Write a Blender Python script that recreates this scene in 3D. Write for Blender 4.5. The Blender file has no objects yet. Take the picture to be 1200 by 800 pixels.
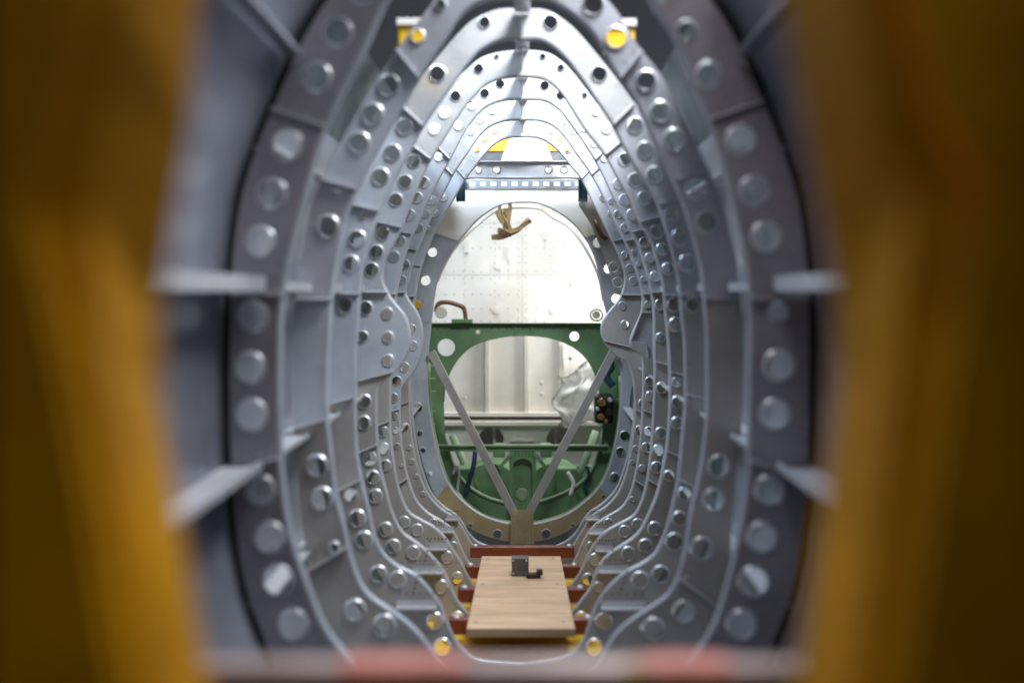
import bpy, bmesh, math, random
from mathutils import Vector, Matrix
from mathutils.geometry import delaunay_2d_cdt
random.seed(7)
S = bpy.context.scene
COL = S.collection

# ------------------------------------------------------------------ camera
F = 1000.0                      # focal length in photograph pixels (1200 wide)
cd = bpy.data.cameras.new('camera'); cam = bpy.data.objects.new('camera', cd); COL.objects.link(cam)
cam.location = (0, 0, 0); cam.rotation_euler = (math.radians(90), 0, 0)
cd.sensor_width = 36; cd.lens = 30
cd.shift_x = -0.01; cd.shift_y = -0.0483
cd.clip_start = 0.02; cd.clip_end = 200
cd.dof.use_dof = True; cd.dof.focus_distance = 2.75; cd.dof.aperture_fstop = 1.35
S.camera = cam

# ------------------------------------------------------------------ light
W = bpy.data.worlds.new('World'); S.world = W; W.use_nodes = True
bg = W.node_tree.nodes['Background']
bg.inputs[0].default_value = (0.66, 0.70, 0.80, 1); bg.inputs[1].default_value = 0.085

def area(name, loc, target, size, power, col, size_y=None):
    l = bpy.data.lights.new(name, 'AREA'); l.energy = power; l.color = col
    l.shape = 'RECTANGLE'; l.size = size; l.size_y = size_y or size
    o = bpy.data.objects.new(name, l); COL.objects.link(o); o.location = loc
    o.rotation_euler = (Vector(target) - Vector(loc)).to_track_quat('-Z', 'Y').to_euler()
    return o
area('hall_or_fill_lamp', (0.40, 1.30, 1.25), (-0.05, 2.5, 0.0), 0.45, 52, (0.92, 0.96, 1.0))
area('hall_or_fill_lamp', (-0.75, 1.9, 1.5), (0.1, 2.9, 0.1), 0.6, 54, (0.70, 0.84, 1.0))
area('hall_or_fill_lamp', (-0.1, 3.95, 1.5), (0, 4.3, 0.1), 0.6, 15, (1.0, 0.97, 0.91))
area('hall_or_fill_lamp', (0.1, 2.9, 1.9), (0.0, 2.6, -0.8), 0.5, 19, (1.0, 0.93, 0.82))
area('hall_or_fill_lamp', (0.3, -0.9, 1.2), (0, 1.6, -0.1), 0.8, 1.8, (1.0, 0.95, 0.90))  # unseen fill added behind the camera for the near parts

area('hall_or_fill_lamp', (0.62, 3.9, 0.1), (0.28, 4.05, -0.42), 0.25, 8, (1.0, 0.98, 0.95))  # hidden fill added behind the frames to brighten the white sheeting
area('hall_or_fill_lamp', (0.05, 0.78, 0.72), (0.0, 0.6, 0.0), 0.25, 2.3, (1.0, 0.95, 1.0))  # unseen fill added overhead to brighten the jig's inner flanges
S.view_settings.view_transform = 'Standard'; S.view_settings.look = 'None'
S.view_settings.exposure = 0.0; S.view_settings.gamma = 1.0
S.view_settings.use_curve_mapping = False

# ------------------------------------------------------------------ materials
def mat(name, col, rough=0.5, metal=0.0, var=0.12, scale=8.0, bump=0.0, bscale=60.0, col2=None, rvar=0.12, stretch=(1, 1, 1), spec=None):
    m = bpy.data.materials.new(name); m.use_nodes = True
    nt = m.node_tree; N = nt.nodes; L = nt.links
    b = N['Principled BSDF']
    tc = N.new('ShaderNodeTexCoord'); mp = N.new('ShaderNodeMapping'); mp.inputs['Scale'].default_value = stretch
    L.new(tc.outputs['Object'], mp.inputs['Vector'])
    n1 = N.new('ShaderNodeTexNoise'); n1.inputs['Scale'].default_value = scale; n1.inputs['Detail'].default_value = 7
    n1.inputs['Roughness'].default_value = 0.62
    L.new(mp.outputs[0], n1.inputs['Vector'])
    r = N.new('ShaderNodeValToRGB'); L.new(n1.outputs['Fac'], r.inputs[0])
    c2 = col2 or tuple(c * (1 - var * 2) for c in col)
    c1 = tuple(min(1, c * (1 + var)) for c in col)
    r.color_ramp.elements[0].position = 0.32; r.color_ramp.elements[0].color = (*c2, 1)
    r.color_ramp.elements[1].position = 0.66; r.color_ramp.elements[1].color = (*c1, 1)
    L.new(r.outputs[0], b.inputs['Base Color'])
    n2 = N.new('ShaderNodeTexNoise'); n2.inputs['Scale'].default_value = scale * 3.1; n2.inputs['Detail'].default_value = 5
    L.new(mp.outputs[0], n2.inputs['Vector'])
    mr = N.new('ShaderNodeMapRange'); mr.inputs[1].default_value = 0.3; mr.inputs[2].default_value = 0.7
    mr.inputs[3].default_value = max(0.05, rough - rvar); mr.inputs[4].default_value = min(1, rough + rvar)
    L.new(n2.outputs['Fac'], mr.inputs[0]); L.new(mr.outputs[0], b.inputs['Roughness'])
    b.inputs['Metallic'].default_value = metal
    if spec is not None: b.inputs['Specular IOR Level'].default_value = spec
    if bump:
        n3 = N.new('ShaderNodeTexNoise'); n3.inputs['Scale'].default_value = bscale; n3.inputs['Detail'].default_value = 4
        L.new(mp.outputs[0], n3.inputs['Vector'])
        bp = N.new('ShaderNodeBump'); bp.inputs['Strength'].default_value = bump; bp.inputs['Distance'].default_value = 0.002
        L.new(n3.outputs['Fac'], bp.inputs['Height']); L.new(bp.outputs[0], b.inputs['Normal'])
    return m
M = {}
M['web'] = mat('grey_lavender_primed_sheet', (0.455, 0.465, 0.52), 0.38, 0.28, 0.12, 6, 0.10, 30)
M['web_blue'] = mat('blue_grey_sheet', (0.52, 0.57, 0.64), 0.36, 0.28, 0.12, 6, 0.10, 30)
M['web_warm'] = mat('warm_grey_sheet', (0.44, 0.42, 0.40), 0.40, 0.28, 0.12, 6, 0.10, 30)
M['web_gold'] = mat('bounce_tinted_sheet', (0.62, 0.48, 0.27), 0.38, 0.45, 0.10, 7, 0.08, 30)  # yellow bounce light put into the colour of the far frame's bottom
M['alu'] = mat('bare_aluminium_sheet', (0.60, 0.61, 0.63), 0.33, 0.5, 0.08, 6, 0.10, 25)
M['edge'] = mat('machined_aluminium_edge', (0.56, 0.57, 0.60), 0.45, 0.35, 0.03, 4)
M['skin_far'] = mat('shade_darkened_skin', (0.055, 0.08, 0.09), 0.45, 0.2, 0.25, 4)  # skin darkened so shade in gaps and holes sits in its colour
M['cream2'] = mat('rivet_heads_dull', (0.52, 0.50, 0.46), 0.5, 0.1, 0.05, 8)
M['web_plum'] = mat('shaded_plum_primed_sheet', (0.34, 0.33, 0.365), 0.38, 0.28, 0.14, 6, 0.10, 30)  # plum grey paint, darkened partly for dimmer light on the nearest frame
M['tarp'] = mat('white_plastic_sheeting', (0.90, 0.90, 0.89), 0.9, 0.0, 0.02, 8)
M['rim'] = mat('burnished_hole_rim', (0.74, 0.76, 0.80), 0.34, 0.55, 0.05, 12, rvar=.08)
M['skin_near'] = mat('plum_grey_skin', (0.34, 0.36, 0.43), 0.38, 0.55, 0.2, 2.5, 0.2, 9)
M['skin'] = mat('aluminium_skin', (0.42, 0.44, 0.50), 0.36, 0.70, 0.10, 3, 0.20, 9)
M['rivet'] = mat('rivet_metal', (0.55, 0.55, 0.56), 0.35, 0.8, 0.05, 30)
M['yellow'] = mat('yellow_jig_paint', (0.90, 0.40, 0.001), 0.5, 0.0, 0.16, 14, 0.25, 45, spec=0.2)
M['yellow2'] = mat('bright_yellow_paint', (0.85, 0.52, 0.02), 0.40, 0.0, 0.08, 9)
M['green'] = mat('green_zinc_primer', (0.15, 0.275, 0.135), 0.48, 0.0, 0.14, 9, 0.1, 40)
M['green_light'] = mat('pale_green_primer', (0.26, 0.36, 0.22), 0.45, 0.0, 0.12, 12)
M['teal'] = mat('teal_blue_coating', (0.025, 0.08, 0.10), 0.35, 0.1, 0.2, 25)
M['navy'] = mat('dark_blue_hose', (0.03, 0.06, 0.13), 0.45, 0.0, 0.1, 25)
M['white'] = mat('white_painted_panel', (0.80, 0.78, 0.73), 0.5, 0.0, 0.05, 5, 0.12, 20)
M['cream'] = mat('cream_grey_panel', (0.76, 0.73, 0.67), 0.45, 0.1, 0.06, 5, 0.08, 20)
M['red'] = mat('dark_red_oxide_paint', (0.17, 0.032, 0.026), 0.35, 0.0, 0.16, 14)
M['salmon'] = mat('salmon_red_tape', (0.85, 0.32, 0.26), 0.55, 0.0, 0.12, 20)
M['bar'] = mat('brown_grey_bar_paint', (0.62, 0.49, 0.47), 0.42, 0.2, 0.15, 12)
M['tan'] = mat('tan_webbing', (0.36, 0.25, 0.12), 0.85, 0.0, 0.22, 60, 0.5, 200)
M['dark'] = mat('dark_component', (0.035, 0.028, 0.022), 0.45, 0.3, 0.3, 40)
M['brass'] = mat('brass_fitting', (0.50, 0.34, 0.14), 0.35, 0.8, 0.15, 30)
M['brownpipe'] = mat('brown_tube', (0.20, 0.12, 0.07), 0.4, 0.3, 0.15, 30)
M['tag'] = mat('grey_metal_block', (0.12, 0.12, 0.13), 0.4, 0.6, 0.15, 40)
M['black'] = mat('black_stencil_paint', (0.025, 0.015, 0.008), 0.6, 0.0, 0.2, 30)
M['gap_shade'] = mat('black_gap_shade', (0.012, 0.012, 0.013), 0.7, 0.0, 0.2, 20)  # black for the shade painted into the web-to-skin gap
M['hall'] = mat('pale_hall_wall', (0.50, 0.52, 0.55), 0.8, 0.0, 0.1, 0.6)
M['hallfloor'] = mat('hall_floor_concrete', (0.20, 0.20, 0.20), 0.6, 0.0, 0.12, 1.5)
def plywood():
    m = mat('plywood', (0.76, 0.54, 0.36), 0.55, 0.0, 0.14, 3.0, 0.15, 40, col2=(0.58, 0.39, 0.25), stretch=(2.0, 16, 16))
    nt = m.node_tree; b = nt.nodes['Principled BSDF']
    tc = nt.nodes.new('ShaderNodeTexCoord')
    mp = nt.nodes.new('ShaderNodeMapping'); mp.inputs['Scale'].default_value = (6, 120, 120)
    n = nt.nodes.new('ShaderNodeTexNoise'); n.inputs['Scale'].default_value = 2.0; n.inputs['Detail'].default_value = 3
    nt.links.new(tc.outputs['Object'], mp.inputs[0]); nt.links.new(mp.outputs[0], n.inputs['Vector'])
    mx = nt.nodes.new('ShaderNodeMix'); mx.data_type = 'RGBA'; mx.blend_type = 'MULTIPLY'; mx.inputs[0].default_value = 0.30
    src = b.inputs['Base Color'].links[0].from_socket
    nt.links.new(src, mx.inputs[6]); nt.links.new(n.outputs['Fac'], mx.inputs[7])
    nt.links.new(mx.outputs[2], b.inputs['Base Color'])
    return m
M['ply'] = plywood()
M['plyedge'] = mat('plywood_edge', (0.42, 0.30, 0.17), 0.7, 0.0, 0.2, 5, 0.3, 60, stretch=(1, 1, 60))

# ------------------------------------------------------------------ helpers
def at(px, py, d):
    return Vector(((px - 612) * d / F, d, (342 - py) * d / F))

def empty(name, loc, label, cat, group=None):
    o = bpy.data.objects.new(name, None); COL.objects.link(o); o.location = loc
    o.empty_display_size = 0.05
    o['label'] = label; o['category'] = cat
    if group: o['group'] = group
    return o
def tag(o, label, cat, group=None):
    o['label'] = label; o['category'] = cat
    if group: o['group'] = group
    return o
def link(name, me, m, parent=None, smooth=False, kind=None, label=None):
    for mm in (m if isinstance(m, (list, tuple)) else [m]): me.materials.append(mm)
    if smooth:
        for p in me.polygons: p.use_smooth = True
    o = bpy.data.objects.new(name, me); COL.objects.link(o)
    if parent is not None:
        o.parent = parent
        o.matrix_parent_inverse = Matrix.Translation(-parent.location)
    if kind: o['kind'] = kind
    if label: o['label'] = label
    return o
def from_bm(name, bm, m, parent=None, smooth=False, kind=None, label=None):
    bmesh.ops.recalc_face_normals(bm, faces=bm.faces)
    me = bpy.data.meshes.new(name); bm.to_mesh(me); bm.free()
    return link(name, me, m, parent, smooth, kind, label)

def hexa(bm, pts):
    """eight corner points: 4 front then 4 back"""
    v = [bm.verts.new(p) for p in pts]
    for f in ((0, 1, 2, 3), (7, 6, 5, 4), (0, 4, 5, 1), (1, 5, 6, 2), (2, 6, 7, 3), (3, 7, 4, 0)):
        bm.faces.new([v[i] for i in f])
def box(bm, x0, x1, y0, y1, z0, z1):
    hexa(bm, [(x0, y0, z0), (x1, y0, z0), (x1, y0, z1), (x0, y0, z1), (x0, y1, z0), (x1, y1, z0), (x1, y1, z1), (x0, y1, z1)])
def bevel_all(bm, w, seg=2):
    bmesh.ops.bevel(bm, geom=list(bm.edges), offset=w, segments=seg, affect='EDGES', profile=0.5)
def bar(bm, a, b, w, h, up=(0, 0, 1)):
    a = Vector(a); b = Vector(b); d = (b - a).normalized()
    s = d.cross(Vector(up)).normalized(); u = s.cross(d).normalized()
    P = []
    for q in (a, b):
        P += [q - s * w / 2 - u * h / 2, q + s * w / 2 - u * h / 2, q + s * w / 2 + u * h / 2, q - s * w / 2 + u * h / 2]
    hexa(bm, P)
def tube(bm, pts, r, n=12, caps=True):
    pts = [Vector(p) for p in pts]; rings = []
    prev = None
    for i, p in enumerate(pts):
        t = (pts[min(i + 1, len(pts) - 1)] - pts[max(i - 1, 0)]).normalized()
        ref = prev if prev is not None else (Vector((0, 0, 1)) if abs(t.z) < 0.9 else Vector((1, 0, 0)))
        s = t.cross(ref).normalized(); u = s.cross(t).normalized(); prev = u
        rr = r[i] if isinstance(r, (list, tuple)) else r
        rings.append([bm.verts.new(p + (s * math.cos(a) + u * math.sin(a)) * rr) for a in [2 * math.pi * k / n for k in range(n)]])
    for A, B in zip(rings, rings[1:]):
        for k in range(n): bm.faces.new((A[k], A[(k + 1) % n], B[(k + 1) % n], B[k]))
    if caps: bm.faces.new(rings[0][::-1]); bm.faces.new(rings[-1])
def disc(bm, c, r, y0, y1, n=20, r2=None):
    """solid cylinder along y"""
    r2 = r2 or r
    A = [bm.verts.new((c[0] + r * math.cos(2 * math.pi * k / n), y0, c[1] + r * math.sin(2 * math.pi * k / n))) for k in range(n)]
    B = [bm.verts.new((c[0] + r2 * math.cos(2 * math.pi * k / n), y1, c[1] + r2 * math.sin(2 * math.pi * k / n))) for k in range(n)]
    for k in range(n): bm.faces.new((A[k], A[(k + 1) % n], B[(k + 1) % n], B[k]))
    bm.faces.new(A[::-1]); bm.faces.new(B)
def catmull(pts, step=3):
    out = []
    n = len(pts)
    for i in range(n - 1):
        p0 = pts[max(i - 1, 0)]; p1 = pts[i]; p2 = pts[i + 1]; p3 = pts[min(i + 2, n - 1)]
        for k in range(step):
            t = k / step; t2 = t * t; t3 = t2 * t
            out.append(tuple(0.5 * ((2 * b) + (-a + c) * t + (2 * a - 5 * b + 4 * c - d) * t2 + (-a + 3 * b - 3 * c + d) * t3)
                             for a, b, c, d in zip(p0, p1, p2, p3)))
    out.append(tuple(pts[-1]))
    return out
def inside(p, poly):
    x, y = p; c = False; j = len(poly) - 1
    for i in range(len(poly)):
        xi, yi = poly[i]; xj, yj = poly[j]
        if (yi > y) != (yj > y) and x < (xj - xi) * (y - yi) / (yj - yi) + xi: c = not c
        j = i
    return c
def segdist(p, poly):
    best = 9
    n = len(poly)
    for i in range(n):
        a = Vector(poly[i]); b = Vector(poly[(i + 1) % n]); q = Vector(p); ab = b - a
        L = ab.length_squared
        t = 0 if L == 0 else max(0, min(1, (q - a).dot(ab) / L))
        best = min(best, (q - a - ab * t).length)
    return best
def plate(bm, poly, holes, y, th=0.0016, dish=0.0, nh=22, dish_r=0.80, rim=False):
    """sheet in the XZ plane facing -Y with circular holes (x, z, r) and real thickness; dished rims when dish > 0"""
    P = []
    for q in poly:
        if not P or (Vector(q) - Vector(P[-1])).length > 1e-5: P.append(tuple(q))
    if (Vector(P[0]) - Vector(P[-1])).length < 1e-5: P.pop()
    verts = [Vector(q) for q in P]; edges = [(i, (i + 1) % len(P)) for i in range(len(P))]
    hl = []
    for h in holes:
        if len(h) == 3 and not isinstance(h[0], (tuple, list)):
            x, z, r = h
            loop = [(x + r * math.cos(2 * math.pi * k / nh), z + r * math.sin(2 * math.pi * k / nh)) for k in range(nh)]
        else: loop = [tuple(q) for q in h]
        s = len(verts); verts += [Vector(q) for q in loop]
        edges += [(s + i, s + (i + 1) % len(loop)) for i in range(len(loop))]; hl.append(loop)
    v2, e2, f2, *_ = delaunay_2d_cdt(verts, edges, [], 0, 1e-6)
    keep = []
    for f in f2:
        c = sum((v2[i] for i in f), Vector((0, 0))) / len(f)
        if inside(c, P) and not any(inside(c, l) for l in hl): keep.append(f)
    A = {}; B = {}
    def va(i):
        if i not in A: A[i] = bm.verts.new((v2[i].x, y, v2[i].y)); B[i] = bm.verts.new((v2[i].x, y + th, v2[i].y))
        return A[i]
    cnt = {}
    for f in keep:
        for i in f: va(i)
        bm.faces.new([A[i] for i in f]); bm.faces.new([B[i] for i in reversed(f)])
        for i in range(len(f)):
            a, b = f[i], f[(i + 1) % len(f)]; k = (min(a, b), max(a, b)); cnt.setdefault(k, []).append((a, b))
    for k, l in cnt.items():
        if len(l) == 1:
            a, b = l[0]
            bm.faces.new((A[b], A[a], B[a], B[b]))
    if dish > 0:
        for h in holes:
            if isinstance(h[0], (tuple, list)): continue
            x, z, r = h
            prof = [(r * 1.06, y - 0.0003), (r * 1.0, y - dish * 0.30), (r * (1 + dish_r) / 2, y - dish * 0.75), (r * dish_r, y - dish), (r * (dish_r - 0.02), y - dish), (r * (dish_r - 0.01), y - dish * .6), (r * 1.0, y + .001)]
            R = [[bm.verts.new((x + rr * math.cos(2 * math.pi * k / nh), yy, z + rr * math.sin(2 * math.pi * k / nh))) for k in range(nh)] for rr, yy in prof]
            for a, b in zip(R, R[1:]):
                for k in range(nh):
                    f = bm.faces.new((a[k], a[(k + 1) % nh], b[(k + 1) % nh], b[k])); f.smooth = True; f.material_index = 1 if rim else 0
def to_obj(name, bm, m, parent=None, kind=None, label=None):
    me = bpy.data.meshes.new(name); bm.normal_update(); bm.to_mesh(me); bm.free()
    return link(name, me, m, parent, False, kind, label)
def rivet_mesh(bm, x, y, z, r, n=8):
    A = [bm.verts.new((x + r * math.cos(2 * math.pi * k / n), y, z + r * math.sin(2 * math.pi * k / n))) for k in range(n)]
    B = [bm.verts.new((x + .7 * r * math.cos(2 * math.pi * k / n), y - r * .5, z + .7 * r * math.sin(2 * math.pi * k / n))) for k in range(n)]
    for k in range(n): bm.faces.new((A[k], A[(k + 1) % n], B[(k + 1) % n], B[k]))
    bm.faces.new(B)

# ------------------------------------------------------------------ fuselage shell shape
def skin_section(d):
    """outer half section of the fuselage at distance d, top centre to bottom centre: list of (halfwidth, z)"""
    a = 0.409 + 0.018 * (d - 1.2) + .008 * max(0, min(1, (1.6 - d) / .4))
    zb = -(0.80 + 0.085 * (d - 1.2))
    T = [(0, .585), (.22, .565), (.42, .52), (.60, .45), (.73, .375), (.83, .285), (.91, .20), (.96, .13), (.99, .04), (1, -.05), (1, -.15), (.995, -.24), (.975, -.34), (.94, -.42)]
    g = max(0, (d - 1.2) / 2.08)
    B = [(.89 + .07 * g, .60), (.80 + .10 * g, .71), (.68 + .10 * g, .80), (.52 + .09 * g, .88), (.34 + .06 * g, .945), (.17, .985), (0, 1.0)]
    return catmull([(x * a, z) for x, z in T] + [(x * a, z * zb) for x, z in B], 3)
XC = -0.004
def ray_skin(c, dirv, side, d):
    sec = [(XC + side * x, z) for x, z in skin_section(d)]
    best = None
    for a, b in zip(sec, sec[1:]):
        ax, az = a; bx, bz = b; ex, ez = bx - ax, bz - az
        den = dirv[0] * ez - dirv[1] * ex
        if abs(den) < 1e-9: continue
        t = ((ax - c[0]) * ez - (az - c[1]) * ex) / den
        s = ((ax - c[0]) * dirv[1] - (az - c[1]) * dirv[0]) / den
        if t > 0 and -1e-6 <= s <= 1 + 1e-6 and (best is None or t > best): best = t
    return best

# ------------------------------------------------------------------ frames
FR = {}
FR[1] = dict(d=1.20, r=.0205, label='nearest fuselage frame, soft grey web with large round holes',
  L=[(612,-79),(520,-60),(462,-15),(425,60),(381,150),(358,230),(343,285),(332,335),(328,380),(327,450),(328,520),(333,580),(342,630),(358,680),(378,730),(400,760),(450,810),(520,850),(612,865)],
  R=[(612,-79),(700,-60),(750,-20),(768,8),(795,50),(815,100),(832,142),(845,185),(863,250),(873,288),(878,325),(880,380),(880,450),(878,540),(872,600),(862,650),(850,695),(836,735),(812,770),(770,810),(700,850),(612,865)],
  J=([-20,150,342,532],[-20,142,342,540]),
  HL=[(425,-14),(396,38),(371,90),(337,170),(319,227),(306,283),(297,370),(293,430),(295,485),(306,573),(317,628),(327,678),(345,730)],
  HR=[(778,-14),(804,36),(830,88),(867,165),(884,224),(897,278),(912,365),(912,428),(908,485),(901,573),(892,628),(882,680),(868,730)])
FR[2] = dict(d=1.46, r=.0180, label='second fuselage frame, bearing the grey top plates with yellow showing through their holes',
  L=[(612,-4),(575,-2),(556,5),(538,20),(518,50),(490,92),(470,125),(452,157),(431,195),(406,250),(397,290),(390,330),(386,375),(383,430),(383,480),(387,525),(393,575),(402,612),(410,650),(421,682),(435,700),(458,716),(478,731),(493,746),(505,761),(530,785),(612,800)],
  R=[(612,-4),(640,-2),(660,8),(685,27),(705,52),(722,86),(744,115),(763,155),(778,185),(791,212),(804,245),(814,280),(822,312),(826,350),(830,400),(830,475),(826,525),(820,562),(811,600),(803,650),(795,677),(783,697),(762,712),(738,728),(722,743),(712,757),(690,785),(612,800)],
  J=([92,213,342,481,640],[87,205,342,672]),
  HL=[(517,6),(490,43),(456,100),(437,134),(421,167),(396,224),(385,265),(372,545),(378,583),(392,640),(416,714),(451,732)],
  HR=[(695,6),(722,45),(757,95),(774,131),(790,164),(815,221),(827,260),(842,546),(836,585),(822,642),(801,715),(765,735)])
FR[3] = dict(d=1.72, r=.0165, label='third fuselage frame, its bare white-lit top plates reaching lowest beside the arch',
  L=[(612,46),(588,46),(564,57),(549,72),(531,96),(495,148),(478,180),(467,200),(454,225),(444,248),(432,282),(424,312),(421,345),(418,387),(416,420),(417,512),(421,550),(432,600),(439,630),(449,649),(465,663),(485,673),(500,688),(515,708),(523,728),(533,750),(545,763),(562,773),(612,777)],
  R=[(612,46),(636,47),(660,64),(682,92),(700,118),(719,147),(732,172),(748,200),(769,232),(780,265),(790,300),(797,337),(800,375),(803,400),(804,462),(800,512),(795,562),(787,600),(778,630),(768,649),(754,660),(735,670),(719,683),(707,697),(697,714),(689,737),(681,755),(661,770),(612,777)],
  J=([148,248,342,455,558],[147,233,342,450,560]),
  HL=[(568,27),(513,87),(474,149),(460,179),(446,207),(426,251),(419,280),(412,309),(404,357),(402,470),(411,579),(419,607),(427,632),(444,672),(466,678),(510,727),(519,757)],
  HR=[(645,27),(702,87),(744,147),(756,176),(767,205),(787,250),(796,278),(805,308),(811,357),(818,467),(802,578),(796,607),(790,634),(774,672),(750,679),(707,727),(696,757)])
FR[4] = dict(d=1.98, r=.0160, label='fourth fuselage frame, with a rounded grey lobe bulging inward at left beside the green bulkhead',
  L=[(612,89),(590,91),(570,98),(555,112),(540,130),(504,187),(493,208),(481,237),(470,267),(458,292),(450,307),(448,328),(454,343),(464,357),(474,370),(479,385),(480,400),(476,415),(466,432),(451,445),(442,457),(441,485),(442,512),(446,550),(452,575),(459,600),(470,622),(485,634),(499,645),(511,658),(520,670),(528,688),(535,703),(545,715),(560,730),(580,741),(612,744)],
  R=[(612,89),(634,91),(648,99),(662,114),(685,150),(710,182),(724,207),(738,232),(750,260),(763,282),(770,305),(777,332),(780,362),(783,395),(785,425),(785,475),(782,520),(777,550),(770,580),(756,612),(746,627),(731,638),(716,648),(706,658),(698,672),(692,689),(682,703),(671,716),(655,730),(635,741),(612,744)],
  J=([187,266,342,434,517],[182,258,342,432,522]),
  HL=[(582,67),(561,81),(534,113),(521,133),(509,152),(485,189),(475,213),(464,234),(449,273),(442,295),(436,316),(429,361),(454,367),(425,394),(455,395),(470,394),(455,422),(428,446),(427,470),(427,495),(433,537),(437,559),(440,581),(452,620),(461,640),(484,647),(517,687),(536,724)],
  HR=[(636,67),(657,80),(685,112),(698,132),(711,151),(732,187),(744,211),(755,232),(770,271),(776,292),(782,315),(790,357),(792,380),(793,447),(794,470),(793,495),(787,535),(784,557),(767,619),(756,639),(736,648),(701,687),(681,724)])
FR[5] = dict(d=2.24, r=.0150, label='fifth fuselage frame from the front, slim bluish web behind the lobed one',
  L=[(612,116),(590,117),(572,123),(560,133),(545,152),(530,180),(515,207),(500,237),(488,263),(478,287),(470,315),(464,345),(461,380),(458,430),(457,475),(458,510),(462,545),(468,575),(478,598),(492,608),(507,616),(520,628),(530,643),(540,658),(548,674),(560,692),(578,704),(612,708)],
  R=[(612,116),(636,117),(652,125),(664,138),(690,175),(705,200),(722,236),(737,265),(751,295),(760,327),(766,360),(767,400),(767,450),(765,500),(761,545),(756,575),(748,597),(740,606),(725,614),(710,623),(700,633),(692,645),(686,658),(678,674),(664,692),(645,704),(612,708)],
  J=([186,274,342,493],[182,272,342,415,560]),
  HL=[(586,99),(568,110),(552,124),(537,148),(514,184),(497,214),(489,232),(480,252),(469,282),(462,301),(449,505),(450,525),(452,545),(474,611),(489,620),(524,652),(536,676)],
  HR=[(638,101),(657,112),(685,150),(697,168),(708,186),(725,216),(732,234),(741,251),(755,284),(761,302),(767,324),(774,357),(774,395),(775,454),(774,507),(771,527),(769,547),(747,614),(732,622),(697,655),(689,678)])
FR[6] = dict(d=2.50, r=.0140, label='sixth fuselage frame, with small lobes bulging inward on both sides',
  L=[(612,140),(592,141),(575,147),(562,158),(548,178),(530,205),(516,232),(503,258),(493,282),(484,305),(478,330),(475,343),(480,353),(488,365),(494,382),(495,400),(492,418),(484,436),(474,448),(469,460),(469,500),(472,530),(478,560),(487,585),(500,600),(515,609),(530,621),(538,636),(545,652),(556,668),(575,682),(612,686)],
  R=[(612,140),(634,141),(650,148),(662,160),(676,180),(694,205),(710,235),(722,262),(736,290),(746,318),(753,345),(752,366),(745,382),(739,398),(741,408),(752,417),(754,440),(753,480),(750,520),(745,555),(738,580),(728,595),(712,605),(700,613),(690,624),(682,638),(676,652),(666,668),(648,682),(612,686)],
  J=([205,290,342,475,560],[205,280,342,476,562]),
  HL=[(577,130),(562,141),(551,154),(525,197),(506,235),(499,251),(491,267),(481,295),(475,310),(471,328),(482,385),(484,405),(474,430),(465,446),(461,466),(463,487),(464,504),(466,522),(471,545),(481,575),(508,612),(531,640)],
  HR=[(646,132),(661,142),(672,154),(716,236),(724,251),(732,267),(742,295),(748,310),(754,327),(759,357),(749,387),(761,447),(762,464),(760,486),(760,505),(757,524),(752,548),(747,566),(741,584),(713,612),(692,640)])
FR[7] = dict(d=2.76, r=.0130, label='seventh fuselage frame, with a pointed lobe at right touching the green bulkhead corner',
  L=[(612,160),(595,161),(580,168),(568,180),(556,195),(545,210),(530,235),(515,260),(503,285),(493,312),(487,340),(484,370),(482,400),(480,440),(480,480),(483,515),(490,550),(500,576),(515,594),(530,604),(540,615),(548,629),(558,643),(578,655),(612,660)],
  R=[(612,160),(630,161),(645,168),(658,180),(670,195),(682,210),(697,240),(712,270),(724,295),(732,318),(732,333),(726,350),(714,365),(706,378),(706,395),(718,413),(735,425),(742,445),(744,480),(741,520),(735,550),(726,575),(712,592),(697,602),(688,613),(680,626),(668,643),(648,655),(612,660)],
  J=([210,312,342,470],[210,280,342,398,476]),
  HL=[(579,153),(567,163),(558,175),(520,232),(510,250),(500,268),(475,500),(480,524),(483,540),(488,557),(496,578)],
  HR=[(646,153),(657,163),(666,177),(707,232),(717,250),(732,299),(738,314),(742,329),(729,358),(732,380),(752,472),(751,486),(749,503),(745,525),(741,541),(736,556)])
FR[8] = dict(d=3.02, r=.0120, label='eighth fuselage frame, carrying the straight holed crossbeam under the arch',
  L=[(612,209),(580,209),(548,209),(538,217),(520,243),(508,268),(498,295),(490,325),(486,350),(483,390),(482,440),(483,480),(487,515),(494,548),(504,575),(518,592),(533,602),(543,614),(550,626),(562,636),(585,643),(612,645)],
  R=[(612,209),(640,209),(676,209),(688,217),(703,243),(716,268),(727,295),(735,325),(740,350),(742,390),(745,440),(743,480),(739,520),(732,548),(722,573),(706,590),(691,600),(682,612),(675,624),(662,635),(640,643),(612,645)],
  J=([240,342,470],[240,342,470]),
  HL=[(562,199),(582,199),(519,228),(509,247),(500,268)], HR=[(642,199),(661,199),(677,199),(710,235),(722,258),(738,300)])
FR[9] = dict(d=3.28, r=.0185, label='farthest oval frame around the green bulkhead, golden along its bottom',
  L=[(612,237),(596,238),(580,243),(560,257),(542,277),(526,300),(512,330),(506,370),(501,422),(502,472),(510,520),(522,560),(537,582),(562,602),(590,612),(612,614)],
  R=[(612,237),(630,238),(650,246),(672,262),(690,285),(702,318),(708,355),(721,400),(728,440),(727,480),(721,520),(712,552),(697,577),(667,601),(635,612),(612,614)],
  J=([278,372,565],[278,372,565]),
  HL=[(507,296),(499,329),(489,357),(490,477),(492,507),(496,527),(504,555),(517,579),(551,615),(583,625)],
  HR=[(700,285),(713,315),(722,350),(739,461),(737,479),(732,510),(727,529),(720,559),(707,581),(671,615),(640,625)])

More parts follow.
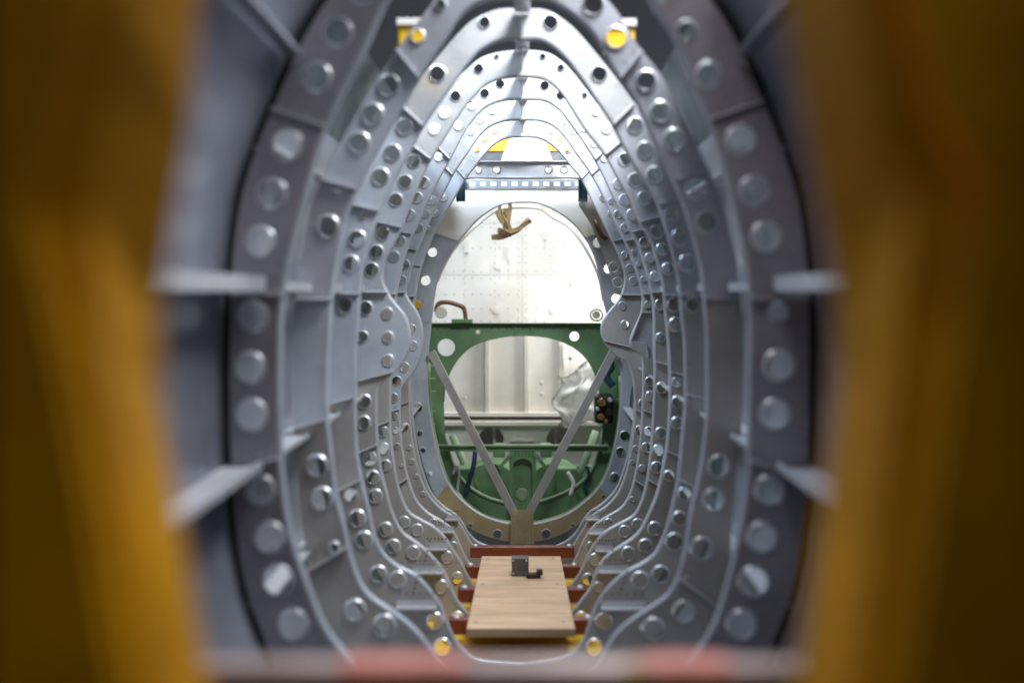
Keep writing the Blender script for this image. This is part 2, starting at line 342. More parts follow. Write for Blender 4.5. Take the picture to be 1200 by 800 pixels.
def plate_mat(i, side, k, n):  # bluer grey on upper left plates, warmer grey on lower ones
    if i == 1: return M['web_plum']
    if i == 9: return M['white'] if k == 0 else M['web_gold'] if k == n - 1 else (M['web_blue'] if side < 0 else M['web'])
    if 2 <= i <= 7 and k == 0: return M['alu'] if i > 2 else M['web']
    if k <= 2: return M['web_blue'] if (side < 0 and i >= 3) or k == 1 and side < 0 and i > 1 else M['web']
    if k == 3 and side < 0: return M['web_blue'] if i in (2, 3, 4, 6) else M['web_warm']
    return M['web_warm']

def build_frame(i):
    fr = FR[i]; d = fr['d']
    root = empty('fuselage_ring', (0, d, -0.8), fr['label'], 'aircraft rib', 'fuselage ring frames')
    rv = bmesh.new()
    w = {1: .088, 9: .068}.get(i, .060)
    for side, key, hk, jk in ((-1, 'L', 'HL', 0), (1, 'R', 'HR', 1)):
        raw = fr[key]
        pts = catmull([((x - 612) * d / F, (342 - y) * d / F) for x, y in raw], 4)
        outer = []
        for (x, z) in pts:
            zc = max(-.42, min(.15, .6 * z)); c = (XC, zc)
            dv = Vector((x - c[0], z - zc)); r0 = dv.length; dv.normalize()
            t = ray_skin(c, dv, side, d)
            if t is None: t = r0 + w
            lo = max(0, min(1, (-z - .30) / .22))
            if i == 9: lo = 0
            ww = w + (.13 * max(0, min(1, (z + .06) / .12)) if i == 9 else 0)
            r1 = min(t - (.010 if i == 1 else .004), (r0 + ww) * (1 - lo) + (t - .004) * lo)
            # lobes keep the plain outer line of the web
            if -0.25 < z < 0.12 and i in (4, 6, 7): r1 = max(r1, min(t - .004, abs(FR_half(i, z, side, d)) + w))
            r1 = max(r1, r0 + .022)
            oz = c[1] + dv.y * r1
            outer.append((c[0] + dv.x * r1, min(oz, .388) if i == 9 else oz))
        pts[0] = (0, pts[0][1]); outer[0] = (0, outer[0][1]); pts[-1] = (0, pts[-1][1]); outer[-1] = (0, outer[-1][1])
        if i == 1:      # added black strip painting the shade in the web-to-skin gap
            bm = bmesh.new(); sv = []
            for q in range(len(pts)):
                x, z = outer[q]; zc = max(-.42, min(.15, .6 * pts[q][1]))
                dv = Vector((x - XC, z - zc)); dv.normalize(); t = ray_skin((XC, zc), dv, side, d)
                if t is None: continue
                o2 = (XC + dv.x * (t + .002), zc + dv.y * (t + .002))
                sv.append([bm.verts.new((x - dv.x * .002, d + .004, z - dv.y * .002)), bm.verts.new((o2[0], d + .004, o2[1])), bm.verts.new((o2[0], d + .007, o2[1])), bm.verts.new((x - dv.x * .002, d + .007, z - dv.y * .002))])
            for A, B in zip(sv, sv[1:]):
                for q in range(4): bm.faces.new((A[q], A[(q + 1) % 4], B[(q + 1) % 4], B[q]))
            from_bm('gap_shade_strip', bm, M['gap_shade'], root)
        # split at joints
        cuts = [0]
        for jy in fr['J'][jk]:
            jz = (342 - jy) * d / F
            for q in range(cuts[-1] + 1, len(pts) - 1):
                if pts[q][1] <= jz: cuts.append(q); break
        cuts.append(len(pts) - 1)
        holes = [((x - 612) * d / F, (342 - y) * d / F) for x, y in fr[hk]]
        n = len(cuts) - 1
        for k in range(n):
            a, b = cuts[k], cuts[k + 1]
            poly = pts[a:b + 1] + outer[a:b + 1][::-1]
            off = -.003 if k % 2 == 0 else 0.0
            hs = []
            for h in holes:
                r = fr['r'] * 1.06 * random.uniform(.97, 1.03)
                if i == 4 and h[0] < -.25 and h[1] < -.04 and h[1] > -.2: r *= .85
                if inside(h, poly):
                    m = segdist(h, poly)
                    if m > .008: hs.append((h[0], h[1], min(r, m - .003)))
            if i in (4, 5) and k == 0: hs = [(x, z, r * .8) for x, z, r in hs]
            if i in (6, 7) and k == 0: hs = [(x, z, r * .85) for x, z, r in hs]
            ok = []
            for h in hs:
                if all((Vector(h[:2]) - Vector(g[:2])).length > h[2] + g[2] + .002 for g in ok): ok.append(h)
            bm = bmesh.new()
            plate(bm, poly, ok, d + off, .0016, dish=0.0036 if i < 9 else .004, nh=24 if i < 6 else 18, dish_r=.90 if i < 9 else .93, rim=True)
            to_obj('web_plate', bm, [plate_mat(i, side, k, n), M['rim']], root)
            # inner flange, running back from the web edge
            bm = bmesh.new()
            fd = {0: .005, 1: .008}.get(i, .008)
            loops = []
            for q in range(a, b + 1):
                x, z = pts[q]; ox, oz = outer[q]; nv = Vector((x - ox, z - oz)).normalized()
                y0 = d + off
                # rounded bend, then flange
                loops.append([bm.verts.new((x - nv.x * .003, y0 - .0006, z - nv.y * .003)),
                              bm.verts.new((x + nv.x * .0008, y0 + .0004, z + nv.y * .0008)),
                              bm.verts.new((x + nv.x * .0026, y0 + .0032, z + nv.y * .0026)),
                              bm.verts.new((x + nv.x * .003, y0 + fd, z + nv.y * .003)),
                              bm.verts.new((x + nv.x * .0012, y0 + fd, z + nv.y * .0012)),
                              bm.verts.new((x + nv.x * .0006, y0 + .004, z + nv.y * .0006))])
            for A, B in zip(loops, loops[1:]):
                for q in range(5):
                    f = bm.faces.new((A[q], A[q + 1], B[q + 1], B[q])); f.smooth = True
            from_bm('flange', bm, M['edge'] if (i >= 4) else M['web_blue' if side < 0 else 'web'], root, smooth=True)
            # joint strap at the lower edge of every plate but the last
            if k < n - 1 and not (i == 9):
                p = Vector(pts[b]); o = Vector(outer[b]); e = (o - p); L = e.length
                nrm = Vector((-e.y, e.x)).normalized() * (1 if side < 0 else -1)
                if nrm.y < 0: nrm = -nrm
                bm = bmesh.new()
                th = .0028; dp = .0085
                q0, q1 = p, o
                P = []
                for yy in (d - .003 - dp, d - .0032):
                    for c in (q0, q1, q1 + nrm * th, q0 + nrm * th): P.append((c.x, yy, c.y))
                hexa(bm, P)
                bmesh.ops.recalc_face_normals(bm, faces=bm.faces)
                bevel_all(bm, .0007, 2)
                from_bm('joint_flange', bm, M['edge'], root)
                nr = max(2, int(L / .016))
                for q in range(nr):
                    c = p + e * ((q + .5) / nr)
                    for s in (1, -1):
                        cc = c + nrm * (s * .011)
                        rivet_mesh(rv, cc.x, d + (-.0034 if True else 0), cc.y, .0019)
        # rivets along the skin side of the web
        for q in range(2, len(outer) - 2, 3):
            o = Vector(outer[q]); p = Vector(pts[q]); e = (p - o).normalized()
            c = o + e * .007
            rivet_mesh(rv, c.x, d - .0034, c.y, .0018, 6)
    from_bm('rivets', rv, M['rivet'], root, kind='stuff')
    return root
def FR_half(i, z, side, d):
    """half width of the plain (lobe-less) inner edge near the longeron"""
    base = {4: (.330, .335), 6: (.345, .355), 7: (.352, .360)}[i]
    return base[0 if side < 0 else 1]

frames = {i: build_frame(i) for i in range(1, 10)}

# small shelf angles on the lower webs
SH = {3: ((465, 512, 708), (704, 757, 709)), 4: ((484, 519, 668), (700, 736, 667)), 5: ((499, 525, 641), (697, 719, 643)),
      6: ((513, 532, 621), (690, 711, 623)), 7: ((522, 538, 607), (686, 702, 607))}
for i, pr in SH.items():
    d = FR[i]['d']
    for x0, x1, y in pr:
        a = at(x0, y, d); b = at(x1, y, d)
        bm = bmesh.new(); box(bm, a.x, b.x, d - .022, d - .0035, a.z - .0035, a.z)
        box(bm, a.x, b.x, d - .0055, d - .0036, a.z + .0001, a.z + .012)
        bmesh.ops.recalc_face_normals(bm, faces=bm.faces)
        from_bm('shelf_angle', bm, M['alu'], frames[i])
        bm = bmesh.new()
        for q in range(6): rivet_mesh(bm, a.x + (b.x - a.x) * (q + .5) / 6, d - .0036, a.z + .024, .002)
        if i < 5:
            for q in range(4): rivet_mesh(bm, a.x + (b.x - a.x) * (.45 + .04 * q), d - .0036, a.z + .034 + .012 * q, .0022)
        from_bm('shelf_rivets', bm, M['dark'], frames[i], kind='stuff')
# clip and doubler plates on the right hand lobe of frame 6 and lobe of frame 7
bm = bmesh.new(); d = 2.46
plate(bm, [(at(x, y, d).x, at(x, y, d).z) for x, y in ((739, 400), (752, 366), (770, 366), (770, 420), (757, 420), (757, 402))], [], d, .002)
to_obj('corner_bracket', bm, M['web'], frames[6])
bm = bmesh.new()
for a, b in (((752, 366), (739, 400)), ((739, 400), (757, 402)), ((757, 402), (759, 418)), ((752, 366), (770, 366))):
    bar(bm, at(*a, 2.455), at(*b, 2.455), .0035, .008, up=(0, 1, 0))
from_bm('bracket_edge', bm, M['edge'], frames[6])

# ------------------------------------------------------------------ skin and stringers
skin = empty('fuselage_skin', (0, 2, -0.9), 'metallic grey outer fuselage skin enclosing the row of holed frames', 'aircraft skin')
ds = [0.60] + [FR[i]['d'] for i in range(1, 10)] + [3.60]
for a, b in zip(ds, ds[1:]):
    for side in (-1, 1):
        # four panels round the section: shoulder, upper, middle, lower
        A = skin_section(a); B = skin_section(b); n = len(A)
        zt = .44
        rng = [q for q in range(n) if A[q][1] <= zt and A[q][0] > .155]
        lo, hi = rng[0], rng[-1]
        cuts = [lo, next(q for q in rng if A[q][1] < .29), lo + 2 * (hi - lo) // 3, hi]
        for c0, c1 in zip(cuts, cuts[1:]):
            bm = bmesh.new(); rows = []
            for q in range(c0, c1 + 1):
                row = []
                for t, S2 in ((0.0, A), (.5, None), (1.0, B)):
                    if S2 is None: x, z = (A[q][0] + B[q][0]) / 2, (A[q][1] + B[q][1]) / 2
                    else: x, z = S2[q]
                    y = a + .0008 + (b - a - .0016) * t
                    row.append((XC + side * (x + .001), y, z))
                rows.append(row)
            V = [[bm.verts.new(p) for p in r] for r in rows]
            U = [[bm.verts.new((p[0] + side * .0016, p[1], p[2])) for p in r] for r in rows]
            for r in range(len(V) - 1):
                for k in range(2):
                    bm.faces.new((V[r][k], V[r][k + 1], V[r + 1][k + 1], V[r + 1][k]))
                    bm.faces.new((U[r][k], U[r + 1][k], U[r + 1][k + 1], U[r][k + 1]))
            from_bm('skin_panel', bm, M['skin_near'] if a < 1 else M['skin'] if (a < 1.6 and c0 != lo) else M['skin_far'], skin, smooth=True)  # shoulder panels and far bays take the shade-darkened skin
        # stringers
        for zz, wd, h in ((0.004, .060, .022), (-.243, .055, .012), (.33, .022, .008), (.205, .030, .010), (-.44, .03, .010)):
            if a < .9 and zz in (-.44, .205): continue
            if a > .9 and zz == .33: continue
            bm = bmesh.new()
            def xs(sec):
                for p, q in zip(sec, sec[1:]):
                    if p[1] >= zz >= q[1] and p[0] > .1:
                        t = (p[1] - zz) / (p[1] - q[1] + 1e-9); return p[0] + (q[0] - p[0]) * t
                return .3
            xa, xb = xs(A), xs(B)
            if zz == .205 and 3.2 < b < 3.4: continue
            if b > 2.3 and zz == .004: wd = .035
            if a > .9: h *= .7
            P = []
            y0, y1 = a + .0035, b - (.014 if b < 3.5 else 0)
            for yy, xx in ((y0, xa), (y1, xb)):
                P += [(XC + side * (xx - .001), yy, zz - .0025), (XC + side * (xx - wd), yy, zz - .0025), (XC + side * (xx - wd), yy, zz), (XC + side * (xx - .001), yy, zz)]
            hexa(bm, P); P = []
            for yy, xx in ((y0, xa), (y1, xb)):
                P += [(XC + side * (xx - wd + .0001), yy, zz - .0027), (XC + side * (xx - wd - .0025), yy, zz - .0027), (XC + side * (xx - wd - .0025), yy, zz + h - .004), (XC + side * (xx - wd + .0001), yy, zz + h - .004)]
            hexa(bm, P)
            from_bm('stringer', bm, M['edge'] if zz != .33 else M['skin_near'], skin)
# spine plate under the roof
bm = bmesh.new()
for a, b in zip([FR[i]['d'] for i in range(1, 8)], [FR[i]['d'] for i in range(2, 9)]):
    box(bm, -.0012, .0012, a + .02, b - .006, .515, .56)
    box(bm, -.016, .016, a + .02, b - .006, .5602, .563)
from_bm('spine_plate', bm, M['alu'], skin)

# ------------------------------------------------------------------ V brace on the far frame
vb = empty('v_brace', (0, 3.25, -.92), 'slim grey V-shaped strut pair meeting at a riveted plate, before the green bulkhead', 'brace')
for x0, x1 in ((505, 603), (719, 619)):
    bm = bmesh.new()
    a = at(x0, 412, 3.245); b = at(x1, 603, 3.245)
    bar(bm, a, b, .030, .004, up=(0, 1, 0))
    dv = (b - a).normalized(); s = Vector((dv.z, 0, -dv.x))
    for sg in (-1, 1):
        off = s * sg * .0138
        bar(bm, a + off + Vector((0, .011, 0)), b + off + Vector((0, .011, 0)), .0024, .018, up=(0, 1, 0))
    from_bm('strut', bm, M['web_warm'], vb)
bm = bmesh.new()
pl = [(599, 597), (625, 597), (626, 637), (598, 637)]
plate(bm, [(at(x, y, 3.238).x, at(x, y, 3.238).z) for x, y in pl], [], 3.236, .003)
to_obj('gusset_plate', bm, M['web_gold'], vb)
bm = bmesh.new()
for x in (601.5, 607, 612, 617, 622.5):
    for k in range(9):
        if (k + int(x)) % 2 or x in (601.5, 622.5):
            p = at(x, 604 + k * 3.8, 3.236); rivet_mesh(bm, p.x, 3.2358, p.z, .0030)
from_bm('rivets', bm, M['rivet'], vb, kind='stuff')

# ------------------------------------------------------------------ crossbeam above the far frame
cb = empty('roof_crossbeam', (0, 2.99, .43), 'horizontal bare metal crossbeam with round holes under the arch', 'crossbeam')
def pz(x, y, d): p = at(x, y, d); return (p.x, p.z)
bm = bmesh.new(); d = 2.975
hl = [(*pz(x, 199, d), .0145) for x in (560, 582, 643, 661, 678)]
plate(bm, [pz(x, y, d) for x, y in ((528, 190), (685, 190), (700, 208), (520, 208))], hl, d, .002, dish=.006)
to_obj('beam_web', bm, M['alu'], cb)
for yy in (190, 208.5):
    bm = bmesh.new(); a = at(521, yy, d); b = at(699, yy, d)
    box(bm, a.x, b.x, d - .022, d - .0002, a.z - .0015, a.z + .0015); from_bm('beam_flange', bm, M['edge'], cb)
cb2 = empty('rear_crossbeam', (0, 3.12, .38), 'narrow darker holed crossbeam just below and behind the bare metal one', 'crossbeam')
bm = bmesh.new(); d = 3.12
hl = []
for k in range(12):
    x = 541 + k * 12.4; c = pz(x, 215.5, d); hl.append([(c[0] - .011, c[1] - .008), (c[0] + .011, c[1] - .008), (c[0] + .011, c[1] + .008), (c[0] - .011, c[1] + .008)])
plate(bm, [pz(x, y, d) for x, y in ((530, 210.5), (692, 210.5), (692, 221), (530, 221))], hl, d, .002)
to_obj('beam_web', bm, M['web_blue'], cb2)
bm = bmesh.new(); a = at(530, 221.5, d); b = at(692, 221.5, d); box(bm, a.x, b.x, d - .015, d + .02, a.z - .004, a.z); from_bm('beam_flange', bm, M['alu'], cb2)
for x in (540, 683):
    bm = bmesh.new(); a = at(x, 210, 3.10); b = at(x, 236, 3.10); box(bm, a.x - .012, a.x + .012, 3.095, 3.11, b.z, a.z)
    box(bm, a.x - .016, a.x - .0122, 3.085, 3.12, b.z, a.z); box(bm, a.x + .0122, a.x + .016, 3.085, 3.12, b.z, a.z)
    from_bm('hanger', bm, M['teal'], cb2)

# roof plate and yellow half round behind it
tp = empty('roof_gusset', (0, 3.15, .5), 'tapered riveted plate standing over the crossbeam between two yellow patches', 'plate')
bm = bmesh.new(); d = 3.14
plate(bm, [pz(x, y, d) for x, y in ((586, 190), (598, 160), (604, 156), (632, 156), (638, 160), (648, 190))], [], d, .003)
to_obj('face_plate', bm, M['cream'], tp)
bm = bmesh.new()
for k in range(7):
    for x in (601 - k * 1.5, 611, 622, 634 + k * 1.6):
        p = at(x, 163 + k * 4, d); rivet_mesh(bm, p.x, d - .0003, p.z, .0028)
from_bm('rivets', bm, M['rivet'], tp, kind='stuff')
yh = empty('yellow_hoop', (0, 3.4, .5), 'yellow half-round jig hoop seen behind the riveted roof plate', 'hoop')
bm = bmesh.new(); d = 3.42
arc = [(612 + 58 * math.cos(t), 190 - 42 * math.sin(t)) for t in [math.pi * k / 20 for k in range(21)]]
plate(bm, [pz(x, y, d) for x, y in arc if y < 178] , [], d, .03)
to_obj('hoop_plate', bm, M['yellow2'], yh)
bm = bmesh.new(); plate(bm, [pz(x, y, 3.43) for x, y in ((545, 178.4), (682, 178.4), (682, 196), (545, 196))], [], 3.43, .02)
to_obj('lower_plate', bm, M['tag'], yh)

# ------------------------------------------------------------------ upper white bulkhead and flanking pale plates
wb = empty('white_bulkhead', (0, 4.3, -.1), 'brightly lit white riveted bulkhead panel above the green one', 'bulkhead')
d = 4.3
xs_ = [470, 612, 752]
for a, b in zip(xs_, xs_[1:]):
    for y0, y1 in ((120, 262), (262, 322), (322, 384)):
        bm = bmesh.new(); p = at(a, y0, d); q = at(b, y1, d)
        box(bm, p.x + .001, q.x - .001, d, d + .01, q.z + .001, p.z - .001); from_bm('panel', bm, M['white'], wb)
bm = bmesh.new(); 
for y in (234, 258, 266, 290, 318, 326, 345, 362, 376):
    for k in range(24):
        p = at(490 + k * 10.6 + random.uniform(-.5, .5), y + random.uniform(-.5, .5), d); rivet_mesh(bm, p.x, d - .0002, p.z, .0042)
for x in (545, 580, 608, 616, 645, 680):
    for k in range(18):
        p = at(x, 236 + k * 8, d); rivet_mesh(bm, p.x, d - .0002, p.z, .0038)
from_bm('rivets', bm, M['cream2'], wb, kind='stuff')
for x0, x1, y in ((544, 549, 290), (636, 640, 275), (594, 597, 300)):
    bm = bmesh.new(); p = at(x0, y - 10, d); q = at(x1, y + 6, d); box(bm, p.x, q.x, d - .012, d - .0005, q.z, p.z); from_bm('clip', bm, M['cream'], wb)
bm = bmesh.new()
for x, y in ((582, 364), (648, 364), (583, 312), (672, 333)):
    p = at(x, y, d); disc(bm, (p.x, p.z), .016, d - .008, d - .0006, 16)
from_bm('screw_cap', bm, M['white'], wb)

ap = empty('arch_cover', (0, 3.62, .2), 'pale arched cover plates curving over the white bulkhead opening', 'cover')
for sx in (-1, 1):
    bm = bmesh.new(); d = 3.70
    if sx < 0: pp = [(540, 222), (585, 222), (582, 240), (572, 252), (556, 264), (545, 276), (530, 292), (518, 300)]
    else: pp = [(640, 222), (690, 222), (715, 300), (700, 300), (688, 284), (672, 266), (655, 255), (632, 245)]
    plate(bm, [pz(x, y, d) for x, y in pp], [], d, .004); to_obj('cover_plate', bm, M['white'] if sx < 0 else M['cream'], ap)
bm = bmesh.new(); path = [at(x, y, 3.69) for x, y in catmull([(512, 330), (527, 299), (545, 277), (572, 253), (592, 244), (630, 244), (645, 253), (668, 267), (686, 291), (701, 322), (707, 352)], 4)]
tube(bm, path, .007, 8); from_bm('rim_tube', bm, M['cream'], ap, smooth=True)
for a, b in (((575, 226), (588, 247)), ((632, 246), (648, 226)), ((644, 250), (652, 228))):
    bm = bmesh.new(); bar(bm, at(*a, 3.68), at(*b, 3.68), .006, .004, up=(0, 1, 0)); from_bm('cover_strip', bm, M['cream'], ap)

# dark slot panel and clutter at upper right of far ring
sp = empty('slotted_side_panel', (.35, 3.2, .1), 'grey side panel with a long dark slot, right of the white bulkhead', 'panel')
bm = bmesh.new(); d = 3.20
slot = [pz(x, y, d) for x, y in ((703, 238), (711, 250), (719, 266), (723, 276), (715, 273), (706, 258), (701, 246))]
plate(bm, [pz(x, y, d) for x, y in ((684, 222), (700, 226), (735, 300), (742, 345), (722, 345), (708, 300), (692, 262), (678, 240))], [slot], d, .003)
to_obj('face_plate', bm, M['web_warm'], sp)
bm = bmesh.new(); plate(bm, [pz(x, y, 3.215) for x, y in ((695, 232), (712, 240), (730, 285), (712, 280))], [], 3.215, .002); to_obj('slot_backing', bm, M['dark'], sp)
bm = bmesh.new(); tube(bm, [at(x, y, 3.19) for x, y in ((697, 258), (701, 268), (706, 277), (711, 280))], .008, 10); from_bm('tube', bm, M['brownpipe'], sp, smooth=True)
for x, y in ((719, 313), (724, 331)):
    bm = bmesh.new(); c = at(x, y, 3.18)
    pts = [c + Vector((math.cos(t) * .019, 0, math.sin(t) * .019)) for t in [2 * math.pi * k / 16 for k in range(17)]]
    tube(bm, pts, .003, 6, caps=False); from_bm('ring_clip', bm, M['edge'], sp, smooth=True)

# ------------------------------------------------------------------ green bulkhead
gb = empty('green_bulkhead', (0, 3.55, -.9), 'green primed bulkhead with a large rounded opening, straight top edge', 'bulkhead')
d = 3.52
outerp = [(504, 379), (704, 379), (735, 400), (742, 450), (738, 500), (724, 550), (700, 585), (660, 612), (612, 622), (560, 612), (525, 585), (505, 550), (490, 500), (486, 440), (492, 400)]
arch = catmull([(520, 470), (522, 450), (530, 430), (544, 412), (562, 401), (588, 394.5), (614, 392.5), (642, 395), (664, 402), (682, 414), (694, 430), (701, 450), (706, 475)], 3)
lower = catmull([(706, 475), (706, 505), (700, 535), (685, 562), (650, 582), (612, 590), (575, 584), (545, 566), (530, 540), (522, 508), (520, 470)], 3)
opening = arch[:-1] + lower[:-1]
bm = bmesh.new()
plate(bm, [pz(x, y, d) for x, y in outerp], [[pz(x, y, d) for x, y in opening], (*pz(523, 407, d), .036), (*pz(560, 389, d), .009), (*pz(673, 394, d), .020)], d, .004)
to_obj('bulkhead_web', bm, M['green'], gb)
bm = bmesh.new(); a = at(506, 378, d); b = at(703, 378, d); box(bm, a.x, b.x, d - .03, d - .0002, a.z - .003, a.z); from_bm('top_flange', bm, M['green_light'], gb)
bm = bmesh.new(); tube(bm, [at(x, y, d - .004) for x, y in lower[3:-3]], .007, 8); from_bm('opening_lip', bm, M['green_light'], gb, smooth=True)
bm = bmesh.new(); tube(bm, [at(x, y, d - .002) for x, y in arch], .0035, 8); from_bm('arch_lip', bm, M['green'], gb, smooth=True)
bm = bmesh.new(); tube(bm, [at(x, y, 3.40) for x, y in catmull([(502, 425), (503, 472), (511, 520), (523, 560), (538, 582), (563, 602), (590, 611), (612, 613), (635, 611), (667, 600), (697, 576), (712, 551), (721, 520), (727, 480), (727, 440)], 3)], .008, 8); from_bm('outer_lip', bm, M['green_light'], gb, smooth=True)
for x0 in (603, 622):
    bm = bmesh.new(); p = at(x0, 381, d); q = at(x0 + 2, 393, d); box(bm, p.x, q.x, d - .012, d - .0005, q.z, p.z); from_bm('rib', bm, M['green'], gb)
# cross bar with light upper flange
bm = bmesh.new(); a = at(512, 521, 3.48); b = at(712, 528, 3.48); box(bm, a.x, b.x, 3.47, 3.49, b.z, a.z); from_bm('cross_bar', bm, M['green'], gb)
bm = bmesh.new(); box(bm, a.x, b.x, 3.455, 3.4698, a.z - .003, a.z + .004); from_bm('cross_bar_flange', bm, M['green_light'], gb)
# central keel box
bm = bmesh.new(); k0 = at(598, 529, 3.47); k1 = at(627, 592, 3.47)
inner = [pz(x, y, 3.465) for x, y in ([(601, 584), (601, 548)] + [(612.5 - 11.5 * math.cos(t), 546 - 9 * math.sin(t)) for t in [math.pi * k / 10 for k in range(1, 10)]] + [(624, 548), (624, 584)])]
plate(bm, [pz(x, y, 3.465) for x, y in ((597, 529), (628, 529), (628, 596), (597, 596))], [inner], 3.462, .004); to_obj('keel_front', bm, M['green'], gb)
bm = bmesh.new(); box(bm, k0.x, k1.x, 3.50, 3.515, k1.z, k0.z); from_bm('keel_back', bm, M['green'], gb)
bm = bmesh.new(); c = at(612, 579, 3.46)
tube(bm, [c + Vector((math.cos(t) * .023, 0, math.sin(t) * .023)) for t in [2 * math.pi * k / 20 for k in range(21)]], .003, 6, caps=False)
disc(bm, (c.x, c.z), .018, 3.455, 3.475, 20); from_bm('keel_boss', bm, M['green_light'], gb, smooth=False)
for a, b in (((585, 548), (600, 531)), ((640, 548), (626, 531))):
    bm = bmesh.new(); bar(bm, at(*a, 3.46), at(*b, 3.46), .014, .010, up=(0, 1, 0)); from_bm('brace', bm, M['green'], gb)
bm = bmesh.new()
for x in range(604, 626, 4):
    for y in (531, 534): p = at(x, y, 3.46); rivet_mesh(bm, p.x, 3.4618, p.z, .0025)
for k in range(22):
    x = 512 + k * 9.1; p = at(x, 385, d); rivet_mesh(bm, p.x, d - .0003, p.z, .003)
from_bm('rivets', bm, M['dark'], gb, kind='stuff')
# second green drum deeper, seen below the crossbar
bm = bmesh.new()
for x, y, r in ((575, 574, .13), (650, 574, .13)):
    p = at(x, y, 3.85); disc(bm, (p.x, p.z), r, 3.80, 3.95, 28)
from_bm('rear_drum', bm, M['green'], gb)
bm = bmesh.new(); a = at(508, 545, 3.98); b = at(720, 612, 3.98); box(bm, a.x, b.x, 3.96, 3.99, b.z, a.z)
from_bm('rear_web', bm, M['green'], gb)
for sx, pts in ((-1, ((530, 510), (545, 545), (560, 575))), (1, ((698, 505), (684, 545), (668, 575)))):
    bm = bmesh.new(); tube(bm, [at(x, y, 3.72) for x, y in pts], .016, 10); from_bm('side_tube', bm, M['green_light'], gb, smooth=True)
for x, y, w, h in ((545, 562, 22, 30), (664, 562, 24, 30), (585, 528, 14, 14), (640, 528, 14, 14)):
    bm = bmesh.new(); p = at(x - w / 2, y - h / 2, 3.66); q = at(x + w / 2, y + h / 2, 3.66); box(bm, p.x, q.x, 3.64, 3.72, q.z, p.z); bevel_all(bm, .008); from_bm('mount_block', bm, M['green'], gb)
for k in range(5):
    bm = bmesh.new(); a = at(500, 428 + k * 15 + (k > 2) * 8, 3.42); box(bm, a.x, a.x + .035, 3.41, 3.43, a.z - .003, a.z); from_bm('side_clip', bm, M['green_light'], gb)

# hoses, fittings
def hose(name, pts, r, m, label, cat, d=3.58, n=10):
    bm = bmesh.new(); tube(bm, [at(x, y, d) if len((x, y)) == 2 else None for x, y in catmull(pts, 4)], r, n)
    return tag(from_bm(name, bm, m, smooth=True), label, cat)
hose('blue_hose', [(557, 528), (555, 545), (550, 562), (546, 580)], .010, M['navy'], 'dark blue hose hanging left of the V-shaped strut pair below the green crossbar', 'hose', 3.44)
hose('teal_pipe', [(687, 545), (690, 556), (684, 567), (688, 578)], .007, M['teal'], 'teal pipe at lower right inside the green bulkhead ring', 'pipe', 3.5)
hose('teal_pipe', [(712, 418), (716, 430), (710, 440), (718, 452)], .016, M['teal'], 'thick teal pipe above the dark brown component at right', 'pipe', 3.42)
hose('steel_pipe', [(531, 556), (535, 545), (538, 556), (536, 575), (541, 583)], .006, M['edge'], 'thin bright bent pipe at lower left inside the green ring', 'pipe', 3.46)
hose('white_pipe', [(665, 553), (672, 566), (668, 580)], .008, M['white'], 'short white pipe at lower right of the green keel box', 'pipe', 3.46)
dc = empty('dark_component', (.34, 3.45, -.55), 'dark brown machined component behind the top of the right strut', 'component')
p = at(708, 478, 3.44)
bm = bmesh.new(); box(bm, p.x - .038, p.x + .035, 3.42, 3.50, p.z - .06, p.z + .055); bevel_all(bm, .012); from_bm('housing', bm, M['dark'], dc)
for dx, dz, r, m in ((-.012, .028, .016, 'brass'), (.016, -.012, .014, 'dark'), (-.016, -.03, .013, 'brass'), (.02, .038, .009, 'edge'), (-.03, .002, .007, 'edge'), (.004, -.048, .008, 'brass')):
    bm = bmesh.new(); disc(bm, (p.x + dx, p.z + dz), r, 3.395, 3.4195, 16); bevel_all(bm, .001, 1); from_bm('fitting', bm, M[m], dc)
# hook shaped tube at the left on top of the green bulkhead
ht = empty('bent_brown_tube', at(530, 378, 3.56), 'brown bent tube with a round knob on the left end of the green bulkhead', 'tube')
bm = bmesh.new(); tube(bm, [at(x, y, 3.55) for x, y in catmull([(511, 365), (514, 356), (524, 354), (536, 357), (544, 362), (546, 377)], 4)], .010, 10); from_bm('tube', bm, M['brownpipe'], ht, smooth=True)
bm = bmesh.new(); c = at(517, 366, 3.54); disc(bm, (c.x, c.z), .026, 3.53, 3.55, 20); bevel_all(bm, .004); from_bm('knob', bm, M['cream'], ht)
bm = bmesh.new(); a = at(530, 375, 3.5); b = at(554, 378, 3.5); box(bm, a.x, b.x, 3.47, 3.53, b.z + .0005, a.z + .004); from_bm('foot', bm, M['green'], ht)
bm = bmesh.new(); c = at(699, 369, 3.58)
tube(bm, [c + Vector((math.cos(t) * .026, 0, math.sin(t) * .024)) for t in [2 * math.pi * k / 20 for k in range(21)]], .005, 8, caps=False)
disc(bm, (c.x, c.z), .017, 3.58, 3.60, 16); tag(from_bm('round_fitting', bm, M['cream'], smooth=False), 'small round cream fitting on the right end of the green bulkhead top', 'fitting')

